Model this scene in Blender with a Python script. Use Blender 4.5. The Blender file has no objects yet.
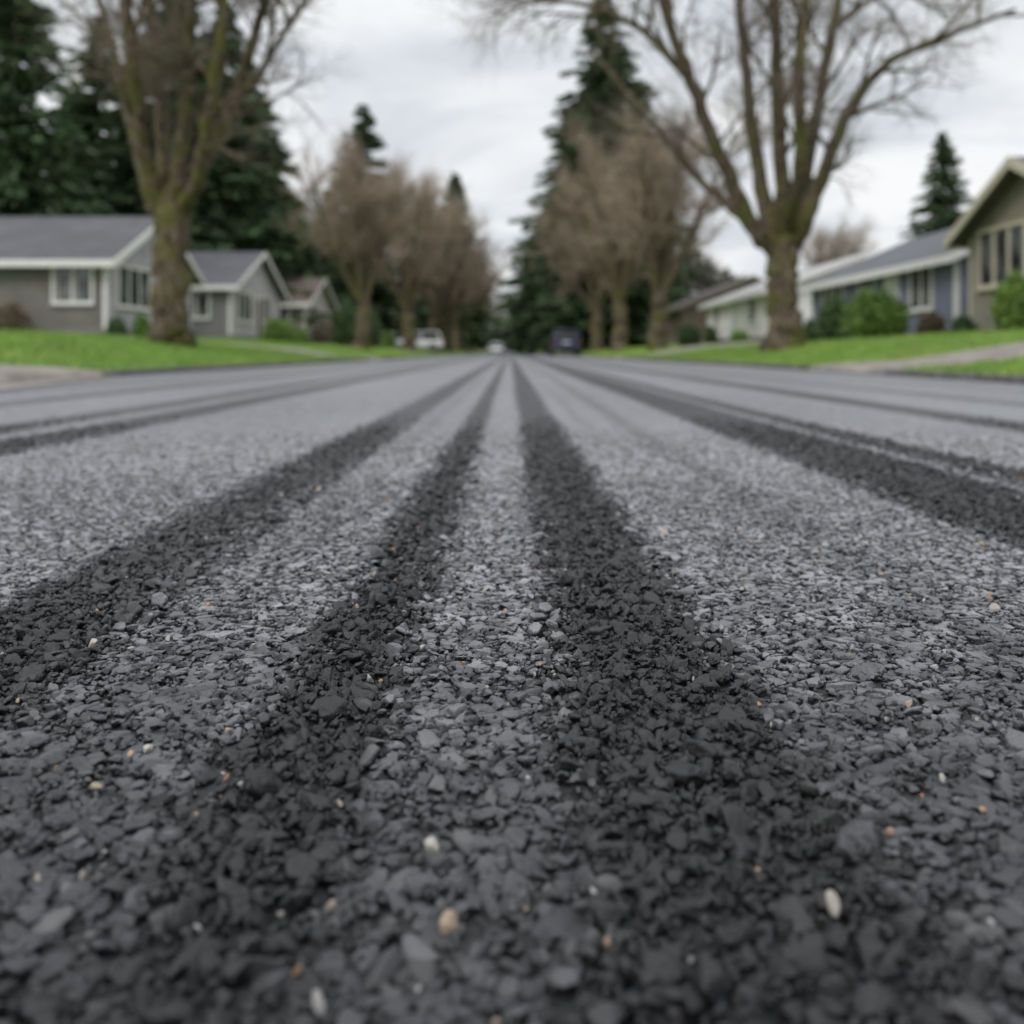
import bpy, bmesh, math, random
import numpy as np
from mathutils import Vector, Matrix, noise as mnoise
random.seed(7); rng=np.random.default_rng(7)
S=bpy.context.scene
F=995.0; H0=0.25
def P(x,y,d): return ((x-510)*d/F, d, H0+(352-y)*d/F)

# ---------------------------------------------------------------- node helpers
def new_mat(name):
    m=bpy.data.materials.new(name); m.use_nodes=True
    nt=m.node_tree; b=nt.nodes['Principled BSDF']; return m,nt,b
def N(nt,t,**kw):
    n=nt.nodes.new(t)
    for k,v in kw.items(): setattr(n,k,v)
    return n
def mth(nt,op,a,b=None,c=None,clamp=False):
    n=nt.nodes.new('ShaderNodeMath'); n.operation=op; n.use_clamp=clamp
    for i,v in enumerate((a,b,c)):
        if v is None: continue
        if isinstance(v,(int,float)): n.inputs[i].default_value=v
        else: nt.links.new(v,n.inputs[i])
    return n.outputs[0]
def sstep(nt,x,a,b):
    n=nt.nodes.new('ShaderNodeMapRange'); n.interpolation_type='SMOOTHSTEP'
    nt.links.new(x,n.inputs['Value']); n.inputs['From Min'].default_value=a; n.inputs['From Max'].default_value=b
    return n.outputs['Result']
def mixc(nt,f,a,b,mode='MIX'):
    n=nt.nodes.new('ShaderNodeMix'); n.data_type='RGBA'; n.blend_type=mode; n.clamp_factor=True
    for s,v in ((n.inputs[0],f),(n.inputs[6],a),(n.inputs[7],b)):
        if isinstance(v,(int,float)): s.default_value=v
        elif isinstance(v,tuple): s.default_value=(*v,1)
        else: nt.links.new(v,s)
    return n.outputs[2]
def noise(nt,vec,scale,detail=3,rough=.55,dist=0):
    n=nt.nodes.new('ShaderNodeTexNoise'); n.inputs['Scale'].default_value=scale
    n.inputs['Detail'].default_value=detail; n.inputs['Roughness'].default_value=rough
    n.inputs['Distortion'].default_value=dist
    if vec is not None: nt.links.new(vec,n.inputs['Vector'])
    return n.outputs[0]
def bump(nt,b,h,strength,dist,normal=None):
    n=nt.nodes.new('ShaderNodeBump'); n.inputs['Strength'].default_value=strength; n.inputs['Distance'].default_value=dist
    nt.links.new(h,n.inputs['Height'])
    if normal is not None: nt.links.new(normal,n.inputs['Normal'])
    if b is not None: nt.links.new(n.outputs[0],b.inputs['Normal'])
    return n.outputs[0]
def simple(name,c,rough=.7,spec=.5,var=.15,nscale=4,metal=0,bmp=0,c2=None):
    m,nt,b=new_mat(name); pos=N(nt,'ShaderNodeNewGeometry').outputs['Position']
    f=noise(nt,pos,nscale,3)
    f=sstep(nt,f,.3,.7)
    if c2 is None: c2=tuple(min(1,x*(1+var)) for x in c); c=tuple(x*(1-var) for x in c)
    nt.links.new(mixc(nt,f,c,c2),b.inputs['Base Color'])
    b.inputs['Roughness'].default_value=rough; b.inputs['Specular IOR Level'].default_value=spec; b.inputs['Metallic'].default_value=metal
    if bmp: bump(nt,b,noise(nt,pos,nscale*8,4),.6,bmp)
    return m

# ---------------------------------------------------------------- mesh helpers
def np_mesh(name,v,f,mats=(),mi=None,smooth=False):
    v=np.asarray(v,dtype=np.float32); f=np.asarray(f,dtype=np.int32)
    me=bpy.data.meshes.new(name); me.vertices.add(len(v)); me.vertices.foreach_set('co',v.ravel())
    k=f.shape[1]; me.loops.add(f.size); me.loops.foreach_set('vertex_index',f.ravel())
    me.polygons.add(len(f)); me.polygons.foreach_set('loop_start',np.arange(0,f.size,k,dtype=np.int32))
    me.polygons.foreach_set('loop_total',np.full(len(f),k,dtype=np.int32))
    for m in mats: me.materials.append(m)
    if mi is not None: me.polygons.foreach_set('material_index',np.asarray(mi,dtype=np.int32))
    if smooth: me.polygons.foreach_set('use_smooth',np.ones(len(f),dtype=bool))
    me.update(calc_edges=True); me.validate()
    return me
def add(name,me,loc=(0,0,0),rot=(0,0,0),scale=(1,1,1),parent=None):
    o=bpy.data.objects.new(name,me); S.collection.objects.link(o)
    o.location=loc; o.rotation_euler=rot; o.scale=scale
    if parent: o.parent=parent
    return o
def bm_obj(name,bm,mats,parent=None,smooth=False,**k):
    me=bpy.data.meshes.new(name); bmesh.ops.recalc_face_normals(bm,faces=bm.faces); bm.to_mesh(me); bm.free()
    for m in mats: me.materials.append(m)
    if smooth:
        for p in me.polygons: p.use_smooth=True
    return add(name,me,parent=parent,**k)
def box(bm,x0,x1,y0,y1,z0,z1,mi=0):
    vs=[bm.verts.new((x,y,z)) for x in (x0,x1) for y in (y0,y1) for z in (z0,z1)]
    for a in ((0,1,3,2),(4,6,7,5),(0,4,5,1),(2,3,7,6),(0,2,6,4),(1,5,7,3)):
        f=bm.faces.new([vs[i] for i in a]); f.material_index=mi
    return vs

# ---------------------------------------------------------------- tyre track node group (world X metres)
def make_tracks():
    g=bpy.data.node_groups.new('tyre_tracks','ShaderNodeTree')
    g.interface.new_socket('Jitter',in_out='INPUT',socket_type='NodeSocketFloat')
    g.interface.new_socket('Fac',in_out='OUTPUT',socket_type='NodeSocketFloat')
    out=g.nodes.new('NodeGroupOutput'); gi=g.nodes.new('NodeGroupInput')
    pos=g.nodes.new('ShaderNodeNewGeometry').outputs['Position']
    sep=g.nodes.new('ShaderNodeSeparateXYZ'); g.links.new(pos,sep.inputs[0])
    mp=g.nodes.new('ShaderNodeMapping'); mp.inputs['Scale'].default_value=(1,.12,0); g.links.new(pos,mp.inputs[0])
    n1=noise(g,mp.outputs[0],2.2,1); n2=noise(g,pos,22,2,.7)
    x=mth(g,'ADD',sep.outputs[0],mth(g,'MULTIPLY',mth(g,'SUBTRACT',n1,.5),.04))
    x=mth(g,'ADD',x,mth(g,'MULTIPLY',mth(g,'SUBTRACT',n2,.5),.10))
    x=mth(g,'ADD',x,gi.outputs[0])
    bands=[(.034,.170,1,.018),(-.165,-.085,1,.017),(-.49,-.335,.9,.038),(-1.42,-1.22,.85,.05),(-1.72,-1.54,.75,.05),
           (.64,.90,1,.03),(.945,1.06,.95,.016),(1.6,1.82,.9,.05),(2.35,2.5,.6,.06),(-2.55,-2.3,.6,.06),(.37,.43,.45,.03),(-.29,-.25,.35,.03),(.245,.27,.3,.02),(3.1,3.3,.35,.06),(-3.3,-3.05,.35,.06)]
    acc=None
    for a,b,s,e in bands:
        v=mth(g,'MULTIPLY',sstep(g,x,a-e,a+e),mth(g,'SUBTRACT',1.0,sstep(g,x,b-e,b+e)))
        v=mth(g,'MULTIPLY',v,s)
        acc=v if acc is None else mth(g,'MAXIMUM',acc,v)
    n3=noise(g,mp.outputs[0],5,2)
    acc=mth(g,'MULTIPLY',acc,mth(g,'ADD',.78,mth(g,'MULTIPLY',n3,.45)),clamp=True)
    g.links.new(acc,out.inputs[0]); return g
TR=make_tracks()
def tracks(nt,jit=None):
    n=nt.nodes.new('ShaderNodeGroup'); n.node_tree=TR
    n.inputs[0].default_value=0
    if jit is not None: nt.links.new(jit,n.inputs[0])
    return n.outputs[0]

# stones
def stone_mat():
    m,nt,b=new_mat('asphalt_stone')
    oi=N(nt,'ShaderNodeObjectInfo'); geo=N(nt,'ShaderNodeNewGeometry')
    r=oi.outputs['Random']
    r2=mth(nt,'FRACT',mth(nt,'MULTIPLY',r,37.7)); r3=mth(nt,'FRACT',mth(nt,'MULTIPLY',r,91.3))
    tr=tracks(nt,mth(nt,'MULTIPLY',mth(nt,'SUBTRACT',r2,.5),.04))
    ramp=N(nt,'ShaderNodeValToRGB'); nt.links.new(r,ramp.inputs[0]); cr=ramp.color_ramp
    cr.elements[0].position=0; cr.elements[0].color=(.025,.0255,.028,1); cr.elements[1].position=1; cr.elements[1].color=(.05,.051,.056,1)
    for p,c in ((.2,(.062,.065,.073)),(.35,(.03,.031,.034)),(.5,(.085,.088,.097)),(.62,(.04,.041,.045)),(.75,(.115,.119,.13)),(.86,(.05,.05,.053)),(.94,(.20,.20,.205)),(.975,(.07,.069,.069))):
        e=cr.elements.new(p); e.color=(*c,1)
    n=noise(nt,geo.outputs['Position'],520,3,.75)
    base=mixc(nt,mth(nt,'MULTIPLY',sstep(nt,n,.42,.7),.35),ramp.outputs[0],(.18,.183,.195))
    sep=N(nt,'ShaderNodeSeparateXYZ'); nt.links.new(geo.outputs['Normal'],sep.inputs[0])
    up=sstep(nt,sep.outputs[2],.62,.97)
    n4=noise(nt,geo.outputs['Position'],20,3,.6)
    ps=N(nt,'ShaderNodeSeparateXYZ'); nt.links.new(geo.outputs['Position'],ps.inputs[0])
    py=mth(nt,'ADD',ps.outputs[1],mth(nt,'MULTIPLY',mth(nt,'SUBTRACT',n4,.5),.6))
    graze_tone=sstep(nt,py,.40,1.1); graze_tone2=sstep(nt,py,.9,2.6)  # grazing-view brightening painted into stone colour by distance; nearer stays darker
    dust_graze=mth(nt,'ADD',mth(nt,'ADD',mth(nt,'MULTIPLY',r3,.6),mth(nt,'MULTIPLY',sstep(nt,n4,.38,.65),.4)),mth(nt,'MULTIPLY',sstep(nt,n,.35,.65),.25))
    dust_graze=mth(nt,'MULTIPLY',dust_graze,mth(nt,'ADD',.10,mth(nt,'MULTIPLY',graze_tone,.9)))
    dust_graze=mth(nt,'MULTIPLY',mth(nt,'ADD',dust_graze,mth(nt,'MULTIPLY',graze_tone2,.45)),up,clamp=True)  # dust on the tops plus the painted brightening with distance
    base=mixc(nt,dust_graze,base,(.315,.318,.332))
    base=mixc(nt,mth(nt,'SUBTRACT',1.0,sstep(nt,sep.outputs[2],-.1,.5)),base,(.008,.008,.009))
    dark=mixc(nt,.10,(.005,.005,.0055),ramp.outputs[0])
    fac=mth(nt,'ADD',mth(nt,'MULTIPLY',tr,.97),mth(nt,'MULTIPLY',mth(nt,'SUBTRACT',1.0,graze_tone),.52),clamp=True)  # tyre tracks plus foreground darkening painted into the colour
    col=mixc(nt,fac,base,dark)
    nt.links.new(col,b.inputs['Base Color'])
    rr=mth(nt,'SUBTRACT',.5,mth(nt,'MULTIPLY',fac,.23)); nt.links.new(rr,b.inputs['Roughness'])
    b.inputs['Specular IOR Level'].default_value=.5
    bump(nt,b,n,1.0,.0012)
    return m
def tan_mat():
    m,nt,b=new_mat('tan_grit'); oi=N(nt,'ShaderNodeObjectInfo')
    ramp=N(nt,'ShaderNodeValToRGB'); nt.links.new(oi.outputs['Random'],ramp.inputs[0]); cr=ramp.color_ramp
    cr.elements[0].color=(.42,.2,.09,1); cr.elements[1].color=(.4,.36,.31,1)
    for p,c in ((.2,(.33,.24,.17)),(.5,(.3,.29,.29)),(.75,(.4,.38,.34)),(.85,(.35,.2,.12))):
        e=cr.elements.new(p); e.color=(*c,1)
    nt.links.new(ramp.outputs[0],b.inputs['Base Color']); b.inputs['Roughness'].default_value=.7
    return m
def road_mat():
    m,nt,b=new_mat('asphalt'); tr=tracks(nt); pos=N(nt,'ShaderNodeNewGeometry').outputs['Position']
    v=N(nt,'ShaderNodeTexVoronoi'); v.inputs['Scale'].default_value=75; nt.links.new(pos,v.inputs['Vector'])
    sx=N(nt,'ShaderNodeSeparateXYZ'); nt.links.new(v.outputs['Color'],sx.inputs[0])
    light=mixc(nt,mth(nt,'POWER',sx.outputs[0],1.4),(.092,.093,.10),(.285,.288,.302))
    mp=N(nt,'ShaderNodeMapping'); mp.inputs['Scale'].default_value=(1,.3,0); nt.links.new(pos,mp.inputs[0])
    big=noise(nt,mp.outputs[0],1.1,4,.6); n2=noise(nt,pos,14,3,.7)
    light=mixc(nt,mth(nt,'MULTIPLY',sstep(nt,big,.35,.7),.35),light,(.30,.303,.317))
    light=mixc(nt,mth(nt,'MULTIPLY',sstep(nt,n2,.42,.72),.5),light,(.09,.091,.10))
    dark=mixc(nt,sx.outputs[1],(.008,.008,.009),(.035,.035,.038))
    c=mixc(nt,mth(nt,'MULTIPLY',tr,.95),light,dark)
    ps=N(nt,'ShaderNodeSeparateXYZ'); nt.links.new(pos,ps.inputs[0])
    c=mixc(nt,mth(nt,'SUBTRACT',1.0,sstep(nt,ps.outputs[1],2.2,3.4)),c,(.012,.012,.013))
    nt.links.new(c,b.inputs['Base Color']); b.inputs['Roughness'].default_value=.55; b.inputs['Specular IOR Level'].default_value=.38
    bump(nt,b,mth(nt,'SUBTRACT',1.0,v.outputs['Distance']),.5,.008)
    return m
MS=stone_mat(); MT=tan_mat(); MR=road_mat()

def stone_variants(colname,mat,n):
    col=bpy.data.collections.new(colname)
    for i in range(n):
        bm=bmesh.new(); bmesh.ops.create_icosphere(bm,subdivisions=4,radius=1)
        r=np.random.default_rng(100+i)
        k=12; nn=r.normal(size=(k,3)); nn/=np.linalg.norm(nn,axis=1)[:,None]; nn[0]=(0.1*r.normal(),.1*r.normal(),1); nn[0]/=np.linalg.norm(nn[0])
        dd=r.uniform(.6,.95,k); dd[0]=.64
        sc=np.array([1.0,r.uniform(.75,.98),r.uniform(.75,.98)])
        off=r.uniform(0,50,3)
        for v in bm.verts:
            u=np.array(v.co); t=np.clip(nn@u/dd,0,None); q=(np.sum(t**22)+.75**22)**(-1/22)
            w=Vector(u*q)
            q*=1+.08*mnoise.noise(w*2.6+Vector(off))+.06*mnoise.noise(w*6+Vector(off))+.045*mnoise.noise(w*14+Vector(off))
            v.co=Vector(u*q*sc)
        me=bpy.data.meshes.new('stone_%d'%i); bm.to_mesh(me); bm.free(); me.materials.append(mat)
        for p in me.polygons: p.use_smooth=True
        col.objects.link(bpy.data.objects.new(colname+'_%d'%i,me))
    return col
def scatter(name,pts,rot,scl,col):
    me=bpy.data.meshes.new(name); me.vertices.add(len(pts)); me.vertices.foreach_set('co',pts.astype(np.float32).ravel())
    for nm,a in (('rot',rot),('scl',scl)):
        at=me.attributes.new(nm,'FLOAT_VECTOR','POINT'); at.data.foreach_set('vector',a.astype(np.float32).ravel())
    o=add(name,me)
    g=bpy.data.node_groups.new(name,'GeometryNodeTree'); g.interface.new_socket('Geometry',in_out='INPUT',socket_type='NodeSocketGeometry')
    g.interface.new_socket('Geometry',in_out='OUTPUT',socket_type='NodeSocketGeometry')
    i=g.nodes.new('NodeGroupInput'); ou=g.nodes.new('NodeGroupOutput'); ip=g.nodes.new('GeometryNodeInstanceOnPoints')
    ci=g.nodes.new('GeometryNodeCollectionInfo'); ci.inputs['Collection'].default_value=col; ci.inputs['Separate Children'].default_value=True; ci.inputs['Reset Children'].default_value=True
    ip.inputs['Pick Instance'].default_value=True
    a=g.nodes.new('GeometryNodeInputNamedAttribute'); a.data_type='FLOAT_VECTOR'; a.inputs['Name'].default_value='rot'
    b=g.nodes.new('GeometryNodeInputNamedAttribute'); b.data_type='FLOAT_VECTOR'; b.inputs['Name'].default_value='scl'
    e=g.nodes.new('FunctionNodeEulerToRotation')
    L=g.links.new; L(i.outputs[0],ip.inputs['Points']); L(ci.outputs[0],ip.inputs['Instance']); L(a.outputs['Attribute'],e.inputs[0]); L(e.outputs[0],ip.inputs['Rotation'])
    L(b.outputs['Attribute'],ip.inputs['Scale']); L(ip.outputs[0],ou.inputs[0])
    md=o.modifiers.new('scatter','NODES'); md.node_group=g
    return o
bx=[(.032,.17),(-.165,-.085),(-.49,-.335),(.64,.90),(.945,1.06),(-1.42,-1.22),(-1.72,-1.54),(1.6,1.82)]
def intrack(x):
    t=np.zeros_like(x)
    for a,b in bx: t=np.maximum(t,((x>a)&(x<b)).astype(float))
    return t
SC=stone_variants('stone_shapes',MS,18)
sp=.0110
ys=np.arange(.22,4.0,sp*.87); P_=[]
for j,yv in enumerate(ys):
    w=.54*yv+.15
    xs=np.arange(-w,w,sp)+(j%2)*sp*.5
    P_.append(np.stack([xs,np.full_like(xs,yv)],1))
P_=np.concatenate(P_)
P_=P_[rng.uniform(0,1,len(P_))>np.clip((P_[:,1]-2.2)/1.8,0,1)]
n=len(P_)
P_+=rng.uniform(-.48,.48,(n,2))*sp
rng.shuffle(P_)
t=intrack(P_[:,0]+rng.normal(0,.009,n)); near=np.clip((.95-P_[:,1])/.6,0,1); tt=np.maximum(t,near*.4)
size=np.clip(rng.lognormal(math.log(.0060),.35,n),.0032,.0124)*(1-.12*t)
til=.09+.42*tt
rot=np.stack([rng.normal(0,1,n)*til,rng.normal(0,1,n)*til,rng.uniform(0,6.283,n)],1)
scl=np.stack([size*rng.uniform(.9,1.2,n),size*rng.uniform(.85,1.1,n),size*rng.uniform(.75,1.1,n)],1)
far=np.clip((P_[:,1]-2.2)/1.7,0,1)
z=.0030-scl[:,2]*.56+rng.normal(0,1,n)*(.0006+.0021*tt)+.0016*t-far*.0055
pts=np.column_stack([P_,z])
scatter('asphalt_aggregate',pts,rot,scl,SC)
n=46000
yy=.22+(1.9-.22)*rng.uniform(0,1,n)**.65; xx=rng.uniform(-1,1,n)*(.55*yy+.05)
sz=rng.uniform(.0011,.0032,n)
scatter('fine_grit',np.column_stack([xx,yy,.0014+rng.normal(0,.0014,n)+.0018*intrack(xx)]),rng.uniform(0,6.28,(n,3)),np.repeat(sz[:,None],3,1),SC)
TC=stone_variants('grit_shapes',MT,6)
n=620
yy=.3+(3.2-.3)*rng.uniform(0,1,n)**.9; xx=rng.uniform(-1,1,n)*(.56*yy+.1)
sz=np.clip(rng.lognormal(math.log(.0016),.5,n),.0008,.0052)
scatter('loose_tan_grit',np.column_stack([xx,yy,.0042+sz*.3+.0015*intrack(xx)]),rng.uniform(0,6.28,(n,3)),np.column_stack([sz,sz,sz*.7]),TC)

# ---------------------------------------------------------------- ground, road, kerb
prof=np.array([(0,-.02),(4.08,-.02),(4.12,.05),(4.4,.075),(5.4,.14),(7,.40),(10,.62),(14,.83),(30,1.0),(80,1.4),(4000,1.5)])
def gz(x,y):
    x0=x; x=np.abs(x); b=np.interp(x,prof[:,0],prof[:,1])
    w=np.clip((x-4.6)/3,0,1)
    hump=np.where(np.asarray(x0)>0,.19*np.clip((x-4.3)/1.3,0,1)*np.clip((np.asarray(10.3)-y)/.9,0,1)*np.clip((14-x)/3,0,1),0)
    return b+w*(.05*np.sin(y*.31+x*.2)+.03*np.sin(y*.83+1.3))+hump
xs=np.array([0,2,4.0,4.08,4.12,4.25,4.4,4.7,5,5.4,5.8,6.2,6.6,7,7.6,8.2,9,10,11,12,13,14,16,18,22,26,30,40,60,80,150,400,1500,3500]); xs=np.concatenate([-xs[:0:-1],xs])
ysn=np.concatenate([np.arange(-40,0,5),np.arange(0,60,.6),np.arange(60,200,5),np.arange(200,600,40),[700,1000,1800,4000]])
X,Y=np.meshgrid(xs,ysn); Z=gz(X,Y)
def grid(nx,ny):
    a=np.arange(nx*ny).reshape(ny,nx); return np.stack([a[:-1,:-1],a[:-1,1:],a[1:,1:],a[1:,:-1]],-1).reshape(-1,4)
def grass_mat():
    m,nt,b=new_mat('grass'); pos=N(nt,'ShaderNodeNewGeometry').outputs['Position']
    a=noise(nt,pos,.7,4,.6); c=noise(nt,pos,60,2,.7)
    col=mixc(nt,sstep(nt,a,.35,.68),(.11,.215,.022),(.205,.32,.04))
    col=mixc(nt,mth(nt,'MULTIPLY',sstep(nt,c,.4,.7),.4),col,(.06,.12,.017))
    col=mixc(nt,mth(nt,'MULTIPLY',sstep(nt,noise(nt,pos,.5,4),.5,.68),.6),col,(.15,.14,.055))
    nt.links.new(col,b.inputs['Base Color']); b.inputs['Roughness'].default_value=.85; b.inputs['Specular IOR Level'].default_value=.2
    bump(nt,b,c,.8,.04); return m
MG=grass_mat()
add('ground',np_mesh('ground',np.stack([X,Y,Z],-1).reshape(-1,3),grid(len(xs),len(ysn)),[MG],smooth=True))
ry=np.array([-40,0,5,20,60,200,900]); rx=np.array([-4.02,0,4.02]); X,Y=np.meshgrid(rx,ry)
add('road',np_mesh('road',np.stack([X,Y,np.zeros_like(X)],-1).reshape(-1,3),grid(3,len(ry)),[MR]))
MC=simple('kerb_concrete',(.10,.095,.09),.85,nscale=6,bmp=.01,var=.4)
def drives(side): return [(5.9,10.0),(28.5,32.0),(60,63),(78.5,82)] if side<0 else [(10.6,13.6),(36,39),(70,74)]
bm=bmesh.new()
for s in (-1,1):
    e=-40
    segs=[]
    for a,b in drives(s): segs.append((e,a)); e=b
    segs.append((e,700))
    for a,b in segs:
        y=a
        while y<b-.01:
            y2=min(b,y+(1.8 if y<60 else 60))
            vs=box(bm,min(s*3.98,s*4.125),max(s*3.98,s*4.125),y+.006,y2-.006,-.015,.062)
            y=y2
o=bm_obj('kerb',bm,[MC]); md=o.modifiers.new('b','BEVEL'); md.width=.012; md.segments=2
MD=simple('driveway_concrete',(.21,.185,.16),.85,nscale=3,bmp=.006,var=.3)
for s in (-1,1):
    for a,b in drives(s):
        xx=np.array([3.99,4.08,4.12,4.25,4.4,4.7,5,5.4,5.8,6.2,6.6,7,7.6,8.2,9,10,11,12,13,14 if s<0 else 12.5])
        yv=np.linspace(a,b,6); X,Y=np.meshgrid(xx*s,yv); Z=np.maximum(gz(X,Y),0)+.014
        add('driveway',np_mesh('driveway',np.stack([X,Y,Z],-1).reshape(-1,3),grid(len(xx),6),[MD],smooth=True))
ap=[(-3.985,10.1),(-3.985,5.4),(-3.15,5.4),(-3.2,6.2),(-3.42,7.2),(-3.6,8.2),(-3.8,9.3)]
me=bpy.data.meshes.new('driveway_apron'); me.from_pydata([(x,y,.008) for x,y in ap],[],[list(range(len(ap)))]); me.materials.append(MD); add('driveway_apron',me)
n=90000
side=rng.choice([-1,1],n); yy=4+36*rng.uniform(0,1,n)**1.3; xx=4.13+rng.uniform(0,1,n)**1.6*8
ok=np.ones(n,bool)
for s in (-1,1):
    for a,b in drives(s): ok&=~((side==s)&(yy>a-.03)&(yy<b+.03))
side,yy,xx=side[ok],yy[ok],xx[ok]; n=len(xx); xx=xx*side
ang=rng.uniform(0,6.28,n); hgt=rng.uniform(.03,.085,n); wd=rng.uniform(.006,.014,n)
b0=np.column_stack([xx,yy,gz(xx,yy)-.005]); dx=np.column_stack([np.cos(ang),np.sin(ang),0*ang])*wd[:,None]
tip=b0+np.column_stack([rng.normal(0,.025,n),rng.normal(0,.025,n),hgt])
V=np.stack([b0-dx,b0+dx,tip],1).reshape(-1,3)
MB=simple('grass_blade',(.11,.225,.028),.6,nscale=3,c2=(.23,.35,.06))
add('lawn_grass',np_mesh('lawn_grass',V,np.arange(3*n).reshape(-1,3),[MB]))

# ---------------------------------------------------------------- trees
def bark_mat(name,a,b_,moss):
    m,nt,b=new_mat(name); geo=N(nt,'ShaderNodeNewGeometry'); tc=N(nt,'ShaderNodeTexCoord')
    mp=N(nt,'ShaderNodeMapping'); mp.inputs['Scale'].default_value=(1,1,.25); nt.links.new(tc.outputs['Object'],mp.inputs[0])
    f=noise(nt,mp.outputs[0],14,4,.65); c=mixc(nt,sstep(nt,f,.35,.65),a,b_)
    g=noise(nt,tc.outputs['Object'],1.9,4,.65)
    c=mixc(nt,mth(nt,'MULTIPLY',sstep(nt,g,.46,.6),moss),c,(.115,.12,.028))
    nt.links.new(c,b.inputs['Base Color']); b.inputs['Roughness'].default_value=.9; b.inputs['Specular IOR Level'].default_value=.2
    bump(nt,b,f,1,.08); return m
MBK=bark_mat('mossy_bark',(.042,.031,.023),(.20,.155,.115),.75)
MTW=simple('twig_bark',(.12,.095,.075),.9,c2=(.20,.16,.125),nscale=2)
class Tree:
    def __init__(s,seed): s.p=[]; s.r=random.Random(seed)
    def poly(s,pts,rad,sides): s.p.append((np.array(pts,float),np.array(rad,float),sides))
    def grow(s,p,d,L,r,lv,spec):
        R=s.r; n=spec['n'][lv]; pts=[np.array(p)]; d=np.array(d,float); d/=np.linalg.norm(d); rad=[r]
        dirs=[d]
        for i in range(n):
            d=d+np.array([R.gauss(0,1),R.gauss(0,1),R.gauss(0,1)])*spec['w'][lv]+np.array([0,0,spec['up'][lv]])
            d/=np.linalg.norm(d); pts.append(pts[-1]+d*L/n); rad.append(r*(1-.75*(i+1)/n)); dirs.append(d)
        s.poly(pts,rad,6 if lv<=1 else (4 if lv==2 else 3))
        s.kids(pts,rad,dirs,L,lv,spec)
    def kids(s,pts,rad,dirs,L,lv,spec,start=.2):
        R=s.r
        if lv+1>=len(spec['n']): return
        c=spec['c'][lv]; n=len(pts)-1
        for k in range(c):
            t=start+(1-start)*(k+R.random())/c; t=min(t,.98); i=int(t*n); f=t*n-i
            p=pts[i]*(1-f)+pts[i+1]*f; dd=dirs[min(i+1,n)]
            a=math.radians(R.uniform(*spec['a'])); ax=np.cross(dd,[R.gauss(0,1),R.gauss(0,1),R.gauss(0,1)]); ax/=np.linalg.norm(ax)+1e-9
            nd=dd*math.cos(a)+ax*math.sin(a)
            ln=spec['L'][lv+1]*R.uniform(.6,1.25)*(1-.35*t)
            r=min(spec['r'][lv+1]*R.uniform(.7,1.2),(rad[i]*(1-f)+rad[i+1]*f)*.75)
            s.grow(p,nd,ln,r,lv+1,spec)
    def limb(s,ctrl,radii,spec,sides=12,start=.2,kids=True,lv=0):
        c=[np.array(q,float) for q in ctrl]; c=[2*c[0]-c[1]]+c+[2*c[-1]-c[-2]]; pts=[];rad=[]
        m=len(ctrl)-1
        for i in range(m):
            for j in range(5):
                t=j/5; a,b,cc,d=c[i],c[i+1],c[i+2],c[i+3]
                pts.append(.5*((2*b)+(cc-a)*t+(2*a-5*b+4*cc-d)*t*t+(3*b-a-3*cc+d)*t**3)); rad.append(radii[i]*(1-t)+radii[i+1]*t)
        pts.append(c[-2]); rad.append(radii[-1]); 
        for i in range(1,len(pts)-1): pts[i]=pts[i]+np.array([s.r.gauss(0,1) for _ in range(3)])*rad[i]*.14
        dirs=[pts[min(i+1,len(pts)-1)]-pts[max(0,i-1)] for i in range(len(pts))]; dirs=[d/np.linalg.norm(d) for d in dirs]
        s.poly(pts,rad,sides)
        if kids: s.kids(pts,rad,dirs,1,lv,spec,start)
    def mesh(s,name,mats,thr=.035):
        V=[];Fc=[];MI=[];o=0
        for pts,rad,k in s.p:
            n=len(pts); T=np.gradient(pts,axis=0); T/=np.linalg.norm(T,axis=1)[:,None]+1e-9
            ref=np.array([1.,0,0]) if abs(T[0][0])<.8 else np.array([0,1.,0])
            A=np.cross(T,ref); A/=np.linalg.norm(A,axis=1)[:,None]+1e-9; B=np.cross(T,A)
            th=np.arange(k)*2*math.pi/k
            rr=rad[:,None]*(1+ (.07*np.sin(3*th+pts[:,2:3]*.9)+.05*np.sin(5*th-pts[:,2:3]*2) if k>=10 else 0*th))
            ring=pts[:,None,:]+rr[:,:,None]*(np.cos(th)[None,:,None]*A[:,None,:]+np.sin(th)[None,:,None]*B[:,None,:])
            V.append(ring.reshape(-1,3)); a=np.arange(n*k).reshape(n,k)+o; b=np.roll(a,-1,1)
            f=np.stack([a[:-1],b[:-1],b[1:],a[1:]],-1).reshape(-1,4); Fc.append(f); MI.append(np.full(len(f),0 if rad[0]>thr else 1)); o+=n*k
        return np_mesh(name,np.concatenate(V),np.concatenate(Fc),mats,np.concatenate(MI),smooth=True)
big=dict(n=[8,6,5,4,3],w=[.08,.12,.16,.2,.25],up=[.05,.05,.04,.03,0],c=[8,7,6,4],a=(25,65),L=[6,2.5,1.5,.9,.5],r=[.2,.055,.022,.011,.008])
def local(q,o): return tuple(np.array(q)-np.array(o))
def hero(name,base,trunk,limbs,seed,d0):
    T=Tree(seed); o=P(*base); k=.84
    T.limb([local(P(*q[:3]),o) for q in trunk],[q[3]*k for q in trunk],big,16,kids=False)
    for lb in limbs: T.limb([local(P(x,y,d0+dz),o) for x,y,dz,r in lb],[q[3]*k for q in lb],big,12,start=.3)
    return add(name,T.mesh(name,[MBK,MTW]),loc=o)
d=20.6
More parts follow.
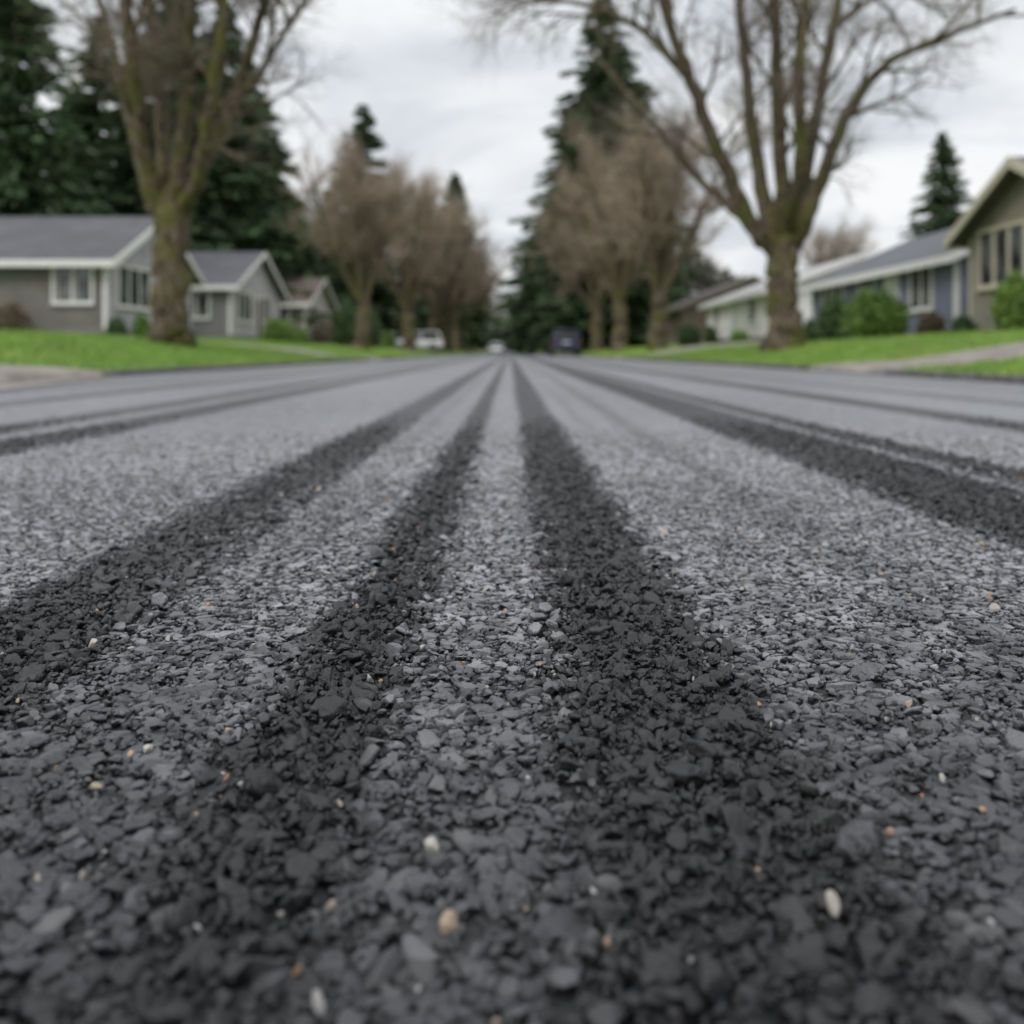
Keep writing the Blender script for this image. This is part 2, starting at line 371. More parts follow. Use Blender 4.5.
hero('bare_maple_tree',(172,344,d),[(173,350,d,.62),(172,340,d,.5),(171,310,d,.41),(171,260,d,.40),(171,215,d,.44),(172,195,d,.3)],[
 [(165,222,0,.25),(150,185,-.2,.22),(137,110,-.5,.19),(128,30,-.8,.16),(118,-70,-1,.12),(105,-190,-1.3,.05)],
 [(170,215,0,.25),(166,170,.3,.21),(160,90,.6,.17),(150,10,.8,.14),(150,-90,1,.1),(160,-200,1,.04)],
 [(176,215,0,.24),(180,170,-.3,.2),(186,100,-.6,.16),(190,20,-.9,.14),(200,-90,-1,.09),(205,-200,-1,.04)],
 [(178,222,0,.25),(197,180,.2,.21),(226,120,.3,.17),(250,50,.5,.14),(276,-30,.7,.1),(310,-150,1,.04)],
 [(180,215,0,.2),(200,175,-.8,.17),(210,110,-1.4,.15),(222,30,-1.8,.12),(225,-90,-2,.08)],
 [(226,118,.3,.10),(262,70,.2,.08),(292,20,0,.06),(335,-30,-.2,.04)],
 [(160,215,0,.2),(148,190,1,.16),(128,110,1.8,.12),(105,20,2.3,.09),(70,-90,3,.05)]],11,d)
d=23
hero('bare_maple_tree',(782,346,d),[(784,352,d,.66),(783,342,d,.52),(782,310,d,.43),(781,270,d,.41),(782,240,d,.44),(784,225,d,.3)],[
 [(775,250,0,.27),(752,225,-.2,.23),(722,160,-.5,.19),(690,80,-.9,.16),(664,10,-1.2,.13),(640,-90,-1.6,.07)],
 [(776,245,0,.26),(765,205,.4,.22),(752,120,.8,.18),(742,40,1,.15),(735,-60,1.2,.1),(730,-170,1.2,.04)],
 [(784,240,0,.25),(782,190,-.5,.21),(778,100,-.9,.18),(775,10,-1.2,.14),(770,-100,-1.5,.08)],
 [(790,245,0,.26),(800,200,.3,.2),(815,120,.5,.17),(832,30,.8,.14),(850,-70,1,.08)],
 [(792,248,0,.26),(815,195,-.3,.21),(845,120,-.5,.16),(885,65,-.8,.12),(940,38,-1,.09),(1015,10,-1.2,.05)],
 [(770,245,0,.2),(740,215,1.4,.16),(700,180,2.4,.12),(650,120,3.5,.09),(590,50,4.5,.05)],
 [(690,80,-.9,.11),(645,32,-1.2,.09),(590,6,-1.6,.065),(520,-6,-2,.04)],
 [(832,30,.8,.1),(870,0,1,.08),(930,-30,1.2,.05)],
 [(786,235,0,.22),(798,180,-1.5,.17),(800,90,-2.2,.14),(806,0,-2.6,.1),(815,-120,-3,.05)]],12,d)
dens=dict(n=[6,5,4,3],w=[.07,.13,.18,.25],up=[.05,.05,.03,.0],c=[13,11,9],a=(20,50),L=[7,2.8,1.5,.85],r=[.16,.05,.024,.012])
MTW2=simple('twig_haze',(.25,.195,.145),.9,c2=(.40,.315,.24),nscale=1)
vm=[]
for k in range(4):
    T=Tree(40+k); R=T.r
    T.limb([(0,0,-.2),(0,0,.2),(.03,0,1.2),(0,.05,2.3)],[.6,.42,.36,.34],dens,12,kids=False)
    for j in range(7):
        az=j*2*math.pi/7+R.uniform(-.3,.3); t=math.radians(R.uniform(10,32)) if j<6 else .05
        T.grow(np.array([0,0,2.0]),[math.cos(az)*math.sin(t),math.sin(az)*math.sin(t),math.cos(t)],R.uniform(5.6,7.8),.19,0,dens)
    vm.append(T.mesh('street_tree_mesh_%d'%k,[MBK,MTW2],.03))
spots=[(-6.8,46,.95),(-6.9,68,1.2),(-6.6,86,1.3),(-6.8,104,1.45),(-6.7,124,1.35),(-6.8,145,1.55),(-6.7,172,1.5),(-6.8,205,1.6),(-6.8,245,1.5),
       (6.7,45,1.07),(6.6,60,1.25),(6.8,78,1.3),(6.7,98,1.4),(6.8,120,1.4),(6.6,145,1.55),(6.8,175,1.5),(6.8,210,1.6),(6.8,250,1.5),
       (30,92,1.1),(19,110,1.1),(-16,110,1.1)]
for i,(x,y,s) in enumerate(spots):
    add('bare_street_tree',vm[i%4],loc=(x,y,float(gz(x,y))),rot=(0,0,i*1.9),scale=(s*.95,s*.95,s))
# conifers
MF=simple('fir_needles',(.02,.045,.018),.7,c2=(.085,.14,.055),nscale=1.1,spec=.3)
MTK=simple('fir_trunk',(.06,.045,.035),.9)
def conifer_mesh(seed,Hh=20.0,R=4.0):
    r=np.random.default_rng(seed)
    nb=560; t=r.uniform(0,1,nb)**1.2*.96+.03
    az=r.uniform(0,6.283,nb); prof=(1-t)**.8*(.45+.8*r.uniform(0,1,nb))*np.where(t<.1,.6+4*t,1)
    L=R*prof+.2; droop=r.uniform(.15,.42,nb)
    k=38
    u=r.uniform(.12,1,(nb,k)); wid=.20*L[:,None]*(1-u*.75)
    lat=r.normal(0,.5,(nb,k))*wid
    cx=np.cos(az)[:,None];sx=np.sin(az)[:,None]
    rad=u*L[:,None]
    px=cx*rad-sx*lat; py=sx*rad+cx*lat; pz=(t*Hh)[:,None]-droop[:,None]*rad*u+.12*rad*u*u-np.abs(lat)*.25+r.normal(0,.06,(nb,k))
    p=np.stack([px,py,pz],-1).reshape(-1,3); m=len(p)
    sz=r.uniform(.16,.42,m)*(.5+.6*np.repeat((1-t)**.5,k))
    d1=np.stack([np.broadcast_to(cx,px.shape),np.broadcast_to(sx,px.shape),-.45+0*px],-1).reshape(-1,3)+r.normal(0,.45,(m,3))
    d1/=np.linalg.norm(d1,axis=1)[:,None]; d2=np.cross(d1,r.normal(0,1,(m,3))); d2/=np.linalg.norm(d2,axis=1)[:,None]
    a=p-d1*sz[:,None]*.8; b=p+d2*sz[:,None]*.33; c=p+d1*sz[:,None]; dd=p-d2*sz[:,None]*.33
    V=np.stack([a,b,c,dd],1).reshape(-1,3); Fc=np.arange(4*m).reshape(-1,4); mi=np.zeros(m,int)
    th=np.arange(8)*math.pi/4; ring=np.stack([np.cos(th),np.sin(th),0*th],-1)
    zz=np.linspace(-.3,Hh,8); tv=np.concatenate([ring*(.35*(1-zv/Hh*.97))*[1,1,0]+[0,0,zv] for zv in zz]); a=np.arange(64).reshape(8,8)+len(V); b=np.roll(a,-1,1)
    tf=np.stack([a[:-1],b[:-1],b[1:],a[1:]],-1).reshape(-1,4)
    return np_mesh('conifer_mesh',np.concatenate([V,tv]),np.concatenate([Fc,tf]),[MF,MTK],np.concatenate([mi,np.ones(len(tf),int)]))
cm=[conifer_mesh(s) for s in (1,2,3)]
con=[(18,-110,46,4.6),(-30,-120,55,5),(98,15,72,6.8),(140,40,62,6),(175,-30,66,7),(225,0,68,6.6),(262,100,78,6.5),(70,90,84,6),(200,60,88,7),(250,60,92,7),(290,190,95,6),
     (363,104,92,6.8),(330,190,100,5),(455,172,160,8),(425,200,140,7),(603,-6,88,9.4),(572,110,105,8),(548,205,150,9),(640,90,110,8),(943,132,62,3.8),(990,200,80,4),(300,215,110,5)]
for i,(x,yt,d,R) in enumerate(con):
    b=(x-510)*d/F; g=float(gz(b,d)); top=H0+(352-yt)*d/F; hh=(top-g)/20
    add('fir_tree',cm[i%3],loc=(b,d,g),rot=(0,0,i*1.3),scale=(R/4,R/4,hh))
def cloud(name,cents,rads,n,size,mat,shell=.5,seed=1):
    r=np.random.default_rng(seed); cents=np.array(cents,float); rads=np.array(rads,float)
    w=rads.prod(1)**(2/3); w/=w.sum(); i=r.choice(len(cents),n,p=w)
    v=r.normal(size=(n,3)); v/=np.linalg.norm(v,axis=1)[:,None]
    lump=1+.16*np.sin(v[:,0]*5+i)+.14*np.sin(v[:,1]*6+i*2)+.12*np.sin(v[:,2]*7+i*3)
    p=cents[i]+v*rads[i]*(lump*r.uniform(0,1,n)**(1-shell)*1.0)[:,None]
    s=size*r.uniform(.5,1.4,n)
    a=r.normal(size=(n,3)); a/=np.linalg.norm(a,axis=1)[:,None]; b=np.cross(a,r.normal(size=(n,3))); b/=np.linalg.norm(b,axis=1)[:,None]
    V=np.stack([p-a*s[:,None],p+b*s[:,None]*.5,p+a*s[:,None],p-b*s[:,None]*.5],1).reshape(-1,3)
    return add(name,np_mesh(name,V,np.arange(4*n).reshape(-1,4),[mat]))
MFar=simple('far_foliage',(.09,.10,.07),.9,c2=(.2,.185,.15),nscale=.12,spec=.1)
r=np.random.default_rng(5); C=[];Rr=[]
for _ in range(80):
    s=r.choice([-1,1]); y=r.uniform(95,260); x=s*r.uniform(17,70); h=r.uniform(3,6.5); C.append((x,y,h*.9+1)); Rr.append((r.uniform(3,6),r.uniform(3,6),h))
cloud('distant_trees',C,Rr,60000,.65,MFar,.6)
C=[];Rr=[]
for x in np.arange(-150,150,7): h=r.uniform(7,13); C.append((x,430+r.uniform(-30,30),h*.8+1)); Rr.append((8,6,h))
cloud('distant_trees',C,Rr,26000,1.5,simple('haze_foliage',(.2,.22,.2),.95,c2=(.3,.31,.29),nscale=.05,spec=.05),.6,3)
MBushL=simple('bush_leaves',(.09,.17,.03),.6,c2=(.19,.31,.06),nscale=4)
MBushD=simple('bush_leaves_dark',(.03,.065,.022),.6,c2=(.08,.14,.045),nscale=4)
MBushB=simple('bush_leaves_brown',(.13,.095,.065),.8,c2=(.2,.16,.11),nscale=4)
def bush(x,yb,w,h,d,mat,n=5000):
    c=P(x,0,d); X0=c[0]; g=float(gz(X0,d)); W=w*d/F/2; Hh=h*d/F
    rr=random.Random(int(x)); cs=[];rs=[]
    for k in range(5): cs.append((rr.uniform(-.35,.35)*W,rr.uniform(-.35,.35)*W,Hh*rr.uniform(.42,.55))); rs.append((W*rr.uniform(.6,.75),W*rr.uniform(.6,.75),Hh*.5))
    cs.append((0,0,Hh*.35)); rs.append((W*.85,W*.85,Hh*.42))
    o=cloud('bush',cs,rs,n,.05+.03*W,mat,.75,int(x)); o.location=(X0,d,g-.05)
bush(876,0,60,50,27,MBushL,7000); bush(833,0,36,46,31,MBushD); bush(932,0,30,26,26.5,MBushB,3500); bush(1018,0,48,58,22.0,MBushL,7000)
bush(278,0,34,26,46,MBushL); bush(345,0,34,44,56,MBushD); bush(372,0,22,34,60,MBushD); bush(118,0,20,20,33.2,MBushD,2500); bush(142,0,20,22,35,MBushL,2500); bush(322,0,30,26,62,MBushB,2500)
bush(12,0,40,30,33,MBushB,3500); bush(690,0,24,22,50,MBushD); bush(740,0,20,14,43,MBushL,2500); bush(655,0,26,28,75,MBushD,2500); bush(962,0,22,20,25.0,MBushD,2500)
bush(712,0,16,18,56,MBushD,2500); bush(300,0,22,18,50,MBushL,2500); bush(388,0,18,18,70,MBushL,2000); bush(812,0,18,24,33,MBushD,2500)

# ---------------------------------------------------------------- houses
def siding(name,c):
    m,nt,b=new_mat(name); tc=N(nt,'ShaderNodeTexCoord'); sp=N(nt,'ShaderNodeSeparateXYZ'); nt.links.new(tc.outputs['Object'],sp.inputs[0])
    saw=mth(nt,'FRACT',mth(nt,'MULTIPLY',sp.outputs[2],5.5)); n=noise(nt,tc.outputs['Object'],1.5,4)
    col=mixc(nt,sstep(nt,n,.3,.7),tuple(x*.85 for x in c),tuple(min(.85,x*1.12) for x in c))
    col=mixc(nt,mth(nt,'MULTIPLY',mth(nt,'GREATER_THAN',saw,.9),.5),col,tuple(x*.35 for x in c))
    nt.links.new(col,b.inputs['Base Color']); b.inputs['Roughness'].default_value=.7; bump(nt,b,mth(nt,'SUBTRACT',1.0,saw),.7,.03); return m
def shingle(name,c):
    m,nt,b=new_mat(name); tc=N(nt,'ShaderNodeTexCoord')
    br=N(nt,'ShaderNodeTexBrick'); br.inputs['Scale'].default_value=3.2; br.inputs['Mortar Size'].default_value=.02; nt.links.new(tc.outputs['Object'],br.inputs[0])
    br.inputs['Color1'].default_value=(*c,1); br.inputs['Color2'].default_value=(*[x*.72 for x in c],1); br.inputs['Mortar'].default_value=(*[x*.4 for x in c],1)
    n=noise(nt,tc.outputs['Object'],.8,4); col=mixc(nt,mth(nt,'MULTIPLY',sstep(nt,n,.4,.7),.4),br.outputs[0],tuple(x*1.3 for x in c))
    nt.links.new(col,b.inputs['Base Color']); b.inputs['Roughness'].default_value=.85; bump(nt,b,br.outputs['Fac'],.4,.01); return m
MW=simple('white_trim',(.75,.73,.72),.5,var=.06)
mg,ntg,bg=new_mat('window_glass'); bg.inputs['Base Color'].default_value=(.03,.035,.04,1); bg.inputs['Roughness'].default_value=.06; bg.inputs['Specular IOR Level'].default_value=.8
gp=N(ntg,'ShaderNodeNewGeometry').outputs['Position']; ntg.links.new(mixc(ntg,sstep(ntg,noise(ntg,gp,1.2,3),.4,.65),(.02,.022,.026),(.13,.14,.14)),bg.inputs['Base Color'])
MDoor=simple('door_paint',(.12,.05,.035),.5)
MFd=simple('foundation',(.2,.19,.18),.9)
def house(name,loc,rotz,L,W,hw,rise,wallc,roofc,wins=(),doors=(),trim=MW,gablec=None,ov=.45,chim=False):
    """local: ridge along x from 0..L, width y 0..W, origin at near corner"""
    e=bpy.data.objects.new(name,None); S.collection.objects.link(e); e.location=loc; e.rotation_euler=(0,0,rotz); e.empty_display_size=.5
    mw=siding(name+'_siding',wallc); mr=shingle(name+'_shingles',roofc); mgb=siding(name+'_gable',gablec) if gablec else mw
    bm=bmesh.new(); A=[bm.verts.new(v) for v in ((0,0,-.0),(0,W,0),(0,W,hw),(0,W/2,hw+rise),(0,0,hw))]; B=[bm.verts.new((L,v.co.y,v.co.z)) for v in A]
    f=bm.faces.new(A); f.material_index=1; f=bm.faces.new(B[::-1]); f.material_index=1
    for i in range(5):
        j=(i+1)%5; f=bm.faces.new((A[i],B[i],B[j],A[j]))
    bm_obj('walls',bm,[mw,mgb],e)
    bm=bmesh.new(); box(bm,-.03,L+.03,-.03,W+.03,-.7,.22); bm_obj('foundation',bm,[MFd],e)
    th=.14; sl=rise/(W/2)
    for nm,sg in (('roof_near',1),('roof_far',-1)):
        bm=bmesh.new(); y0=-ov; y1=W/2
        pr=[(y0,hw-ov*sl+.02),(y1,hw+rise+.02),(y1,hw+rise+.02+th),(y0,hw-ov*sl+.02+th)]
        if sg<0: pr=[(W-y,z) for y,z in pr]; pr=[(y+(.002 if abs(y-W/2)<.001 else 0),z) for y,z in pr]
        a=[bm.verts.new((-ov,y,z)) for y,z in pr]; b=[bm.verts.new((L+ov,y,z)) for y,z in pr]
        bm.faces.new(a); bm.faces.new(b[::-1])
        for i in range(4): bm.faces.new((a[i],b[i],b[(i+1)%4],a[(i+1)%4]))
        bm_obj(nm,bm,[mr],e)
        bm=bmesh.new(); ye=pr[0][0]; yy=(ye-.035,ye-.003) if sg>0 else (ye+.003,ye+.035)
        box(bm,-ov-.02,L+ov+.02,yy[0],yy[1],hw-ov*sl-.06,hw-ov*sl+.02+th+.01)
        for xx in ((-ov-.045,-ov-.003),(L+ov+.003,L+ov+.045)):
            q=[(pr[0][0],pr[0][1]-.10),(pr[1][0]-.001*sg,pr[1][1]-.10),(pr[2][0]-.001*sg,pr[2][1]+.012),(pr[3][0],pr[3][1]+.012)]
            a=[bm.verts.new((xx[0],y,z)) for y,z in q]; b=[bm.verts.new((xx[1],y,z)) for y,z in q]
            bm.faces.new(a); bm.faces.new(b[::-1])
            for i in range(4): bm.faces.new((a[i],b[i],b[(i+1)%4],a[(i+1)%4]))
        bm_obj('fascia_'+nm,bm,[trim],e)
    bm=bmesh.new()
    for x in (-.02,L-.10):
        for y in (-.02,W-.10): box(bm,x,x+.12,y,y+.12,.22,hw-.06)
    bm_obj('corner_boards',bm,[trim],e)
    def onwall(wall,u0,u1,z0,z1,p0,p1,bm,mi=0):
        if wall=='S': box(bm,u0,u1,-p1,-p0,z0,z1,mi)
        if wall=='N': box(bm,u0,u1,W+p0,W+p1,z0,z1,mi)
        if wall=='W': box(bm,-p1,-p0,u0,u1,z0,z1,mi)
        if wall=='E': box(bm,L+p0,L+p1,u0,u1,z0,z1,mi)
    for i,(wall,u,z0,w,h,pan) in enumerate(wins):
        bm=bmesh.new(); t=.09
        onwall(wall,u-t,u+w+t,z0-t,z0,.001,.07,bm); onwall(wall,u-t,u+w+t,z0+h,z0+h+t,.001,.07,bm)
        onwall(wall,u-t,u,z0,z0+h,.001,.06,bm); onwall(wall,u+w,u+w+t,z0,z0+h,.001,.06,bm)
        for k in range(1,pan): onwall(wall,u+w*k/pan-.03,u+w*k/pan+.03,z0,z0+h,.012,.05,bm)
        onwall(wall,u-t-.04,u+w+t+.04,z0-t-.04,z0-t-.001,.001,.11,bm)
        bm_obj('window_frame_%d'%i,bm,[trim],e)
        bm=bmesh.new(); onwall(wall,u+.002,u+w-.002,z0+.002,z0+h-.002,.002,.01,bm); bm_obj('window_glass_%d'%i,bm,[mg],e)
        bm=bmesh.new()
        for k in range(pan):
            a=u+w*k/pan; onwall(wall,a+.04,a+w/pan*.22,z0+.03,z0+h-.03,.0105,.0115,bm)
        bm_obj('curtain_%d'%i,bm,[MCur],e)
    for i,(wall,u,w,h,mt) in enumerate(doors):
        bm=bmesh.new(); onwall(wall,u,u+w,.22,.22+h,.001,.04,bm)
        rows=4 
        for k in range(rows): onwall(wall,u+.08,u+w-.08,.22+h*k/rows+.06,.22+h*(k+1)/rows-.05,.04,.055,bm)
        bm_obj('door_%d'%i,bm,[mt],e)
        bm=bmesh.new(); onwall(wall,u-.1,u-.002,.22,.22+h+.1,.001,.06,bm); onwall(wall,u+w+.002,u+w+.1,.22,.22+h+.1,.001,.06,bm); onwall(wall,u,u+w,.22+h+.002,.22+h+.1,.001,.06,bm)
        bm_obj('door_frame_%d'%i,bm,[trim],e)
    if chim:
        bm=bmesh.new(); box(bm,L*.6,L*.6+.7,W/2+.4,W/2+1.1,hw,hw+rise+.8); box(bm,L*.6-.06,L*.6+.76,W/2+.34,W/2+1.16,hw+rise+.8,hw+rise+.92); bm_obj('chimney',bm,[simple('chimney_brick',(.22,.11,.08),.9)],e)
    return e
MCur=simple('curtain',(.3,.3,.28),.8)
MGar=simple('garage_paint',(.6,.61,.6),.6,var=.05)
house('grey_gable_house',(-13.8-12,34,.83),0,12,9,2.55,1.95,(.15,.14,.125),(.105,.105,.115),[('S',12-1.75,1.15,1.25,1.25,2),('S',3,1.1,2,1.3,2),('E',1.0,1.1,3.0,1.35,3),('E',5.8,1.1,1.6,1.3,2)],[('S',6.5,1,2.05,MDoor)],gablec=(.40,.38,.40))
house('grey_bungalow',(-13.9-11,49.5,.9),0,11,10.5,2.65,2.05,(.18,.175,.18),(.12,.12,.13),[('S',8.6,1.1,1.3,1.2,2),('E',1.2,1.0,2.8,1.4,3),('E',6.4,1.1,1.6,1.3,2)],[('E',5,.95,2.05,MDoor)],gablec=(.47,.44,.46))
house('tan_bungalow',(-13.6-11,66,.95),0,11,10,2.5,1.9,(.26,.22,.18),(.24,.19,.15),[('S',8.6,1.1,1.3,1.2,2),('E',1.2,1.0,3,1.4,3)],[('E',6,1,2.05,MDoor)],gablec=(.55,.52,.5),chim=True)
house('beige_house',(-12-12,98,1.0),0,12,12,3.6,2.4,(.4,.36,.28),(.12,.11,.11),[('S',8,1.1,2,1.4,2),('E',1.5,1.0,3,1.5,3),('E',7,1.0,2,1.5,2)])
MWd=simple('cream_trim',(.58,.53,.42),.6,var=.06)
house('olive_gable_house',(11.9,19.85,.62),0,11,5.9,2.6,1.35,(.25,.23,.18),(.11,.1,.09),[('W',3.1,1.3,2.2,1.3,3)],[('S',3,1,2.05,MDoor)],trim=MWd)
house('blue_grey_house',(12.8+8.5,28.6,.68),math.pi/2,13.6,8.5,2.35,1.85,(.16,.175,.23),(.12,.125,.14),[('N',1.6,.95,1.5,1.3,2),('N',9.6,1.0,2.4,1.3,3),('N',6.4,1.0,1.4,1.3,2),('W',2,1.1,1.6,1.3,2)],[('N',4.2,1,2.05,MGar)])
house('white_bungalow',(12+8,45.5,.78),math.pi/2,15,8,2.3,1.5,(.84,.78,.77),(.5,.5,.49),[('N',3,1.0,1.3,1.1,2),('N',11.5,1.0,1.3,1.1,2),('W',4.6,1.1,1.4,1.2,2)],[('N',7,1,2.05,MGar)])
house('brown_bungalow',(11.5+9,66,.85),math.pi/2,13,9,2.4,1.9,(.16,.12,.09),(.09,.08,.08),[('N',3,1.0,2,1.3,2),('N',9,1.0,2.0,1.3,2),('W',6,1.1,1.4,1.2,2)],[('N',6.5,1,2.05,MDoor)],trim=simple('brown_trim',(.2,.17,.14),.6))
house('cream_house',(12+9,90,.9),math.pi/2,13,9,2.6,2.1,(.4,.36,.28),(.12,.11,.11),[('N',3,1.0,2,1.3,2),('W',6,1.1,1.4,1.2,2)])

# ---------------------------------------------------------------- cars
MTyre=simple('tyre_rubber',(.02,.02,.02),.85); MRim=simple('wheel_rim',(.35,.35,.36),.35,metal=.8)
mgl,_,bgl=new_mat('car_glass'); bgl.inputs['Base Color'].default_value=(.015,.018,.02,1); bgl.inputs['Roughness'].default_value=.05
mred,_,brd=new_mat('tail_lamp_red'); brd.inputs['Base Color'].default_value=(.28,.01,.008,1); brd.inputs['Roughness'].default_value=.2
mhl,_,bhl=new_mat('head_lamp'); bhl.inputs['Base Color'].default_value=(.75,.75,.72,1); bhl.inputs['Roughness'].default_value=.1
MBl=simple('black_plastic',(.02,.02,.022),.6)
def loft(name,secs,mat,parent,sub=1):
    bm=bmesh.new(); rings=[]
    for y,z0,z1,w0,w1,c in secs:
        pts=[(-w0+c,z0),(w0-c,z0),(w0,z0+c),(w0*.5+w1*.5+.01,(z0+z1)/2),(w1,z1-c),(w1-c,z1),(-w1+c,z1),(-w1,z1-c),(-w0*.5-w1*.5-.01,(z0+z1)/2),(-w0,z0+c)]
        rings.append([bm.verts.new((x,y,z)) for x,z in pts])
    for a,b in zip(rings,rings[1:]):
        for i in range(10): bm.faces.new((a[i],a[(i+1)%10],b[(i+1)%10],b[i]))
    bm.faces.new(rings[0]); bm.faces.new(rings[-1][::-1])
    o=bm_obj(name,bm,[mat],parent,smooth=True); md=o.modifiers.new('s','SUBSURF'); md.levels=sub; md.render_levels=sub+1
    return o
def car(name,loc,rotz,col,suv=True):
    e=bpy.data.objects.new(name,None); S.collection.objects.link(e); e.location=loc; e.rotation_euler=(0,0,rotz)
    m,nt,b=new_mat(name+'_paint'); b.inputs['Base Color'].default_value=(*col,1); b.inputs['Roughness'].default_value=.3; b.inputs['Coat Weight'].default_value=.6
    zt=1.62 if suv else 1.42; zb=.98 if suv else .88
    loft('body',[(0,.38,zb-.18,.80,.74,.06),(.04,.34,zb-.04,.86,.78,.08),(.35,.30,zb,.91,.84,.08),(1.4,.27,zb,.92,.86,.08),(3.0,.27,zb-.01,.92,.86,.08),(3.9,.29,zb-.12,.90,.80,.1),(4.35,.33,zb-.24,.84,.72,.1),(4.45,.4,zb-.35,.76,.66,.06)],m,e)
    yr=.12 if suv else .65
    loft('greenhouse_glass',[(yr,zb-.06,zb+.1,.80,.76,.03),(yr+.28,zb-.06,zt-.09,.82,.66,.05),(yr+1.0,zb-.06,zt-.03,.82,.68,.05),(2.4,zb-.06,zt-.05,.82,.66,.05),(2.75,zb-.06,zt-.18,.80,.64,.05),(3.35,zb-.08,zb+.02,.78,.74,.03)],mgl,e)
    loft('roof',[(yr+.22,zt-.12,zt-.04,.66,.60,.03),(yr+.5,zt-.10,zt+.0,.69,.62,.03),(1.9,zt-.09,zt+.01,.69,.62,.03),(2.55,zt-.15,zt-.06,.66,.60,.03)],m,e)
    bm=bmesh.new()
    for s in (-1,1):
        for (ya,za,yb,zb2,w) in ((yr+.02,zb-.02,yr+.30,zt-.08,.11),(1.75,zb-.02,1.78,zt-.06,.09),(3.25,zb-.02,2.6,zt-.10,.08)):
            xa,xb=s*.845,s*.70
            a=[bm.verts.new(v) for v in ((xa,ya,za),(xa,ya+w,za),(xb,yb+w,zb2),(xb,yb,zb2))]
            c=[bm.verts.new((v.co.x-s*.05,v.co.y,v.co.z)) for v in a]
            bm.faces.new(a); bm.faces.new(c[::-1])
            for i in range(4): bm.faces.new((a[i],c[i],c[(i+1)%4],a[(i+1)%4]))
    bm_obj('pillars',bm,[m],e)
    for i,(s,y) in enumerate(((-1,.85),(1,.85),(-1,3.6),(1,3.6))):
        bm=bmesh.new(); bmesh.ops.create_cone(bm,cap_ends=True,segments=28,radius1=.345,radius2=.345,depth=.23,matrix=Matrix.Translation((s*.80,y,.345))@Matrix.Rotation(math.pi/2,4,'Y'))
        o=bm_obj('wheel_%d'%(i+1),bm,[MTyre],e); md=o.modifiers.new('b','BEVEL'); md.width=.04; md.segments=3; md.limit_method='ANGLE'
        bm=bmesh.new(); bmesh.ops.create_cone(bm,cap_ends=True,segments=24,radius1=.22,radius2=.2,depth=.02,matrix=Matrix.Translation((s*.925,y,.345))@Matrix.Rotation(math.pi/2,4,'Y')); bm_obj('rim_%d'%(i+1),bm,[MRim],e)
    def bx_(n,*a,mat=MBl):
        bm=bmesh.new(); box(bm,*a); o=bm_obj(n,bm,[mat],e); md=o.modifiers.new('b','BEVEL'); md.width=.02; md.segments=2
    bx_('rear_bumper',-.80,.80,-.07,.2,.34,.52); bx_('front_bumper',-.74,.74,4.3,4.5,.32,.46)
    for s,n in ((-1,'l'),(1,'r')):
        x0,x1=sorted((s*.70,s*.82)); bx_('tail_lamp_'+n,x0,x1,-.02,.2,zb-.26,zb-.08,mat=mred)
        x0,x1=sorted((s*.48,s*.74)); bx_('head_lamp_'+n,x0,x1,4.2,4.43,zb-.38,zb-.26,mat=mhl)
        x0,x1=sorted((s*.86,s*1.03)); bx_('mirror_'+n,x0,x1,2.85,2.97,zb+.0,zb+.14,mat=m)
    bx_('number_plate',-.24,.24,-.025,.1,zb-.22,zb-.12,mat=MW)
    return e
car('parked_suv',(3.35,59,0),0,(.008,.018,.055))
car('white_car',(-1.7,125,0),math.pi,(.8,.8,.8),False)
car('parked_white_car',(-5.3,80.3,.30),math.pi/2,(.8,.8,.8),True)
car('parked_white_car',(-9.2,88,float(gz(-9,88))+.02),2.2,(.7,.7,.72),False)
car('parked_car',(3.3,100,0),0,(.05,.05,.055),False)

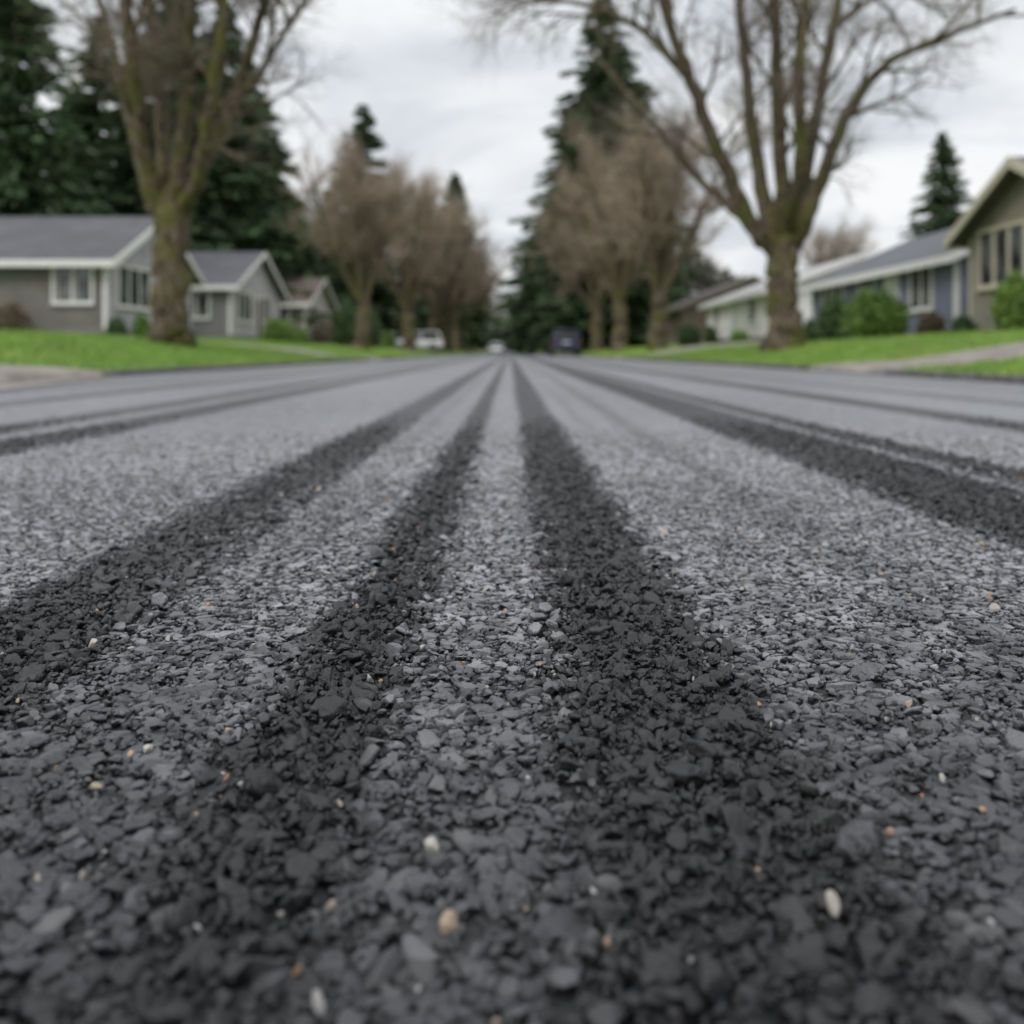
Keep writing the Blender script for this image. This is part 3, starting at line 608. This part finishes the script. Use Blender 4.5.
# ---------------------------------------------------------------- world + sun
w=bpy.data.worlds.new('World'); S.world=w; w.use_nodes=True; nt=w.node_tree; bgn=nt.nodes['Background']
el,ro=math.radians(42),math.radians(222)
sky=N(nt,'ShaderNodeTexSky',sky_type='NISHITA'); sky.sun_disc=False; sky.sun_elevation=el; sky.sun_rotation=ro; sky.dust_density=4
tc=N(nt,'ShaderNodeTexCoord'); sp_=N(nt,'ShaderNodeSeparateXYZ'); nt.links.new(tc.outputs['Generated'],sp_.inputs[0])
zz=mth(nt,'MAXIMUM',sp_.outputs[2],0.0); dv=mth(nt,'ADD',zz,.16)
cx=mth(nt,'DIVIDE',sp_.outputs[0],dv); cy=mth(nt,'DIVIDE',sp_.outputs[1],dv); cb=N(nt,'ShaderNodeCombineXYZ'); nt.links.new(cx,cb.inputs[0]); nt.links.new(cy,cb.inputs[1])
n1=noise(nt,cb.outputs[0],1.1,5,.55,.6)
cl=mixc(nt,sstep(nt,n1,.36,.66),(7.0,7.4,7.9),(10.0,10.1,10.2))
grad=mth(nt,'ADD',1.0,mth(nt,'MULTIPLY',sstep(nt,zz,.25,1.0),.9))
vm_=N(nt,'ShaderNodeVectorMath',operation='SCALE'); nt.links.new(cl,vm_.inputs[0]); nt.links.new(grad,vm_.inputs['Scale'])
fin=mixc(nt,.93,sky.outputs[0],vm_.outputs[0])
nt.links.new(fin,bgn.inputs[0]); bgn.inputs[1].default_value=.1
sl=bpy.data.lights.new('sun','SUN'); sl.energy=1.3; sl.angle=math.radians(18); sl.color=(1,.97,.93)
so=bpy.data.objects.new('sun',sl); S.collection.objects.link(so)
sd=Vector((math.sin(ro)*math.cos(el),math.cos(ro)*math.cos(el),math.sin(el))); so.rotation_euler=sd.to_track_quat('Z','Y').to_euler()
so.location=(0,0,40)

# ---------------------------------------------------------------- camera
cd=bpy.data.cameras.new('camera'); co=bpy.data.objects.new('camera',cd); S.collection.objects.link(co)
co.location=(0,0,H0); co.rotation_euler=(math.radians(90),0,0); cd.lens=35; cd.sensor_width=36
cd.shift_y=-160/1024; cd.shift_x=2/1024; cd.clip_start=.02; cd.clip_end=6000
cd.dof.use_dof=True; cd.dof.focus_distance=.80; cd.dof.aperture_fstop=4.8; cd.dof.aperture_blades=0
S.camera=co
S.view_settings.view_transform='Standard'; S.view_settings.look='None'; S.view_settings.exposure=0
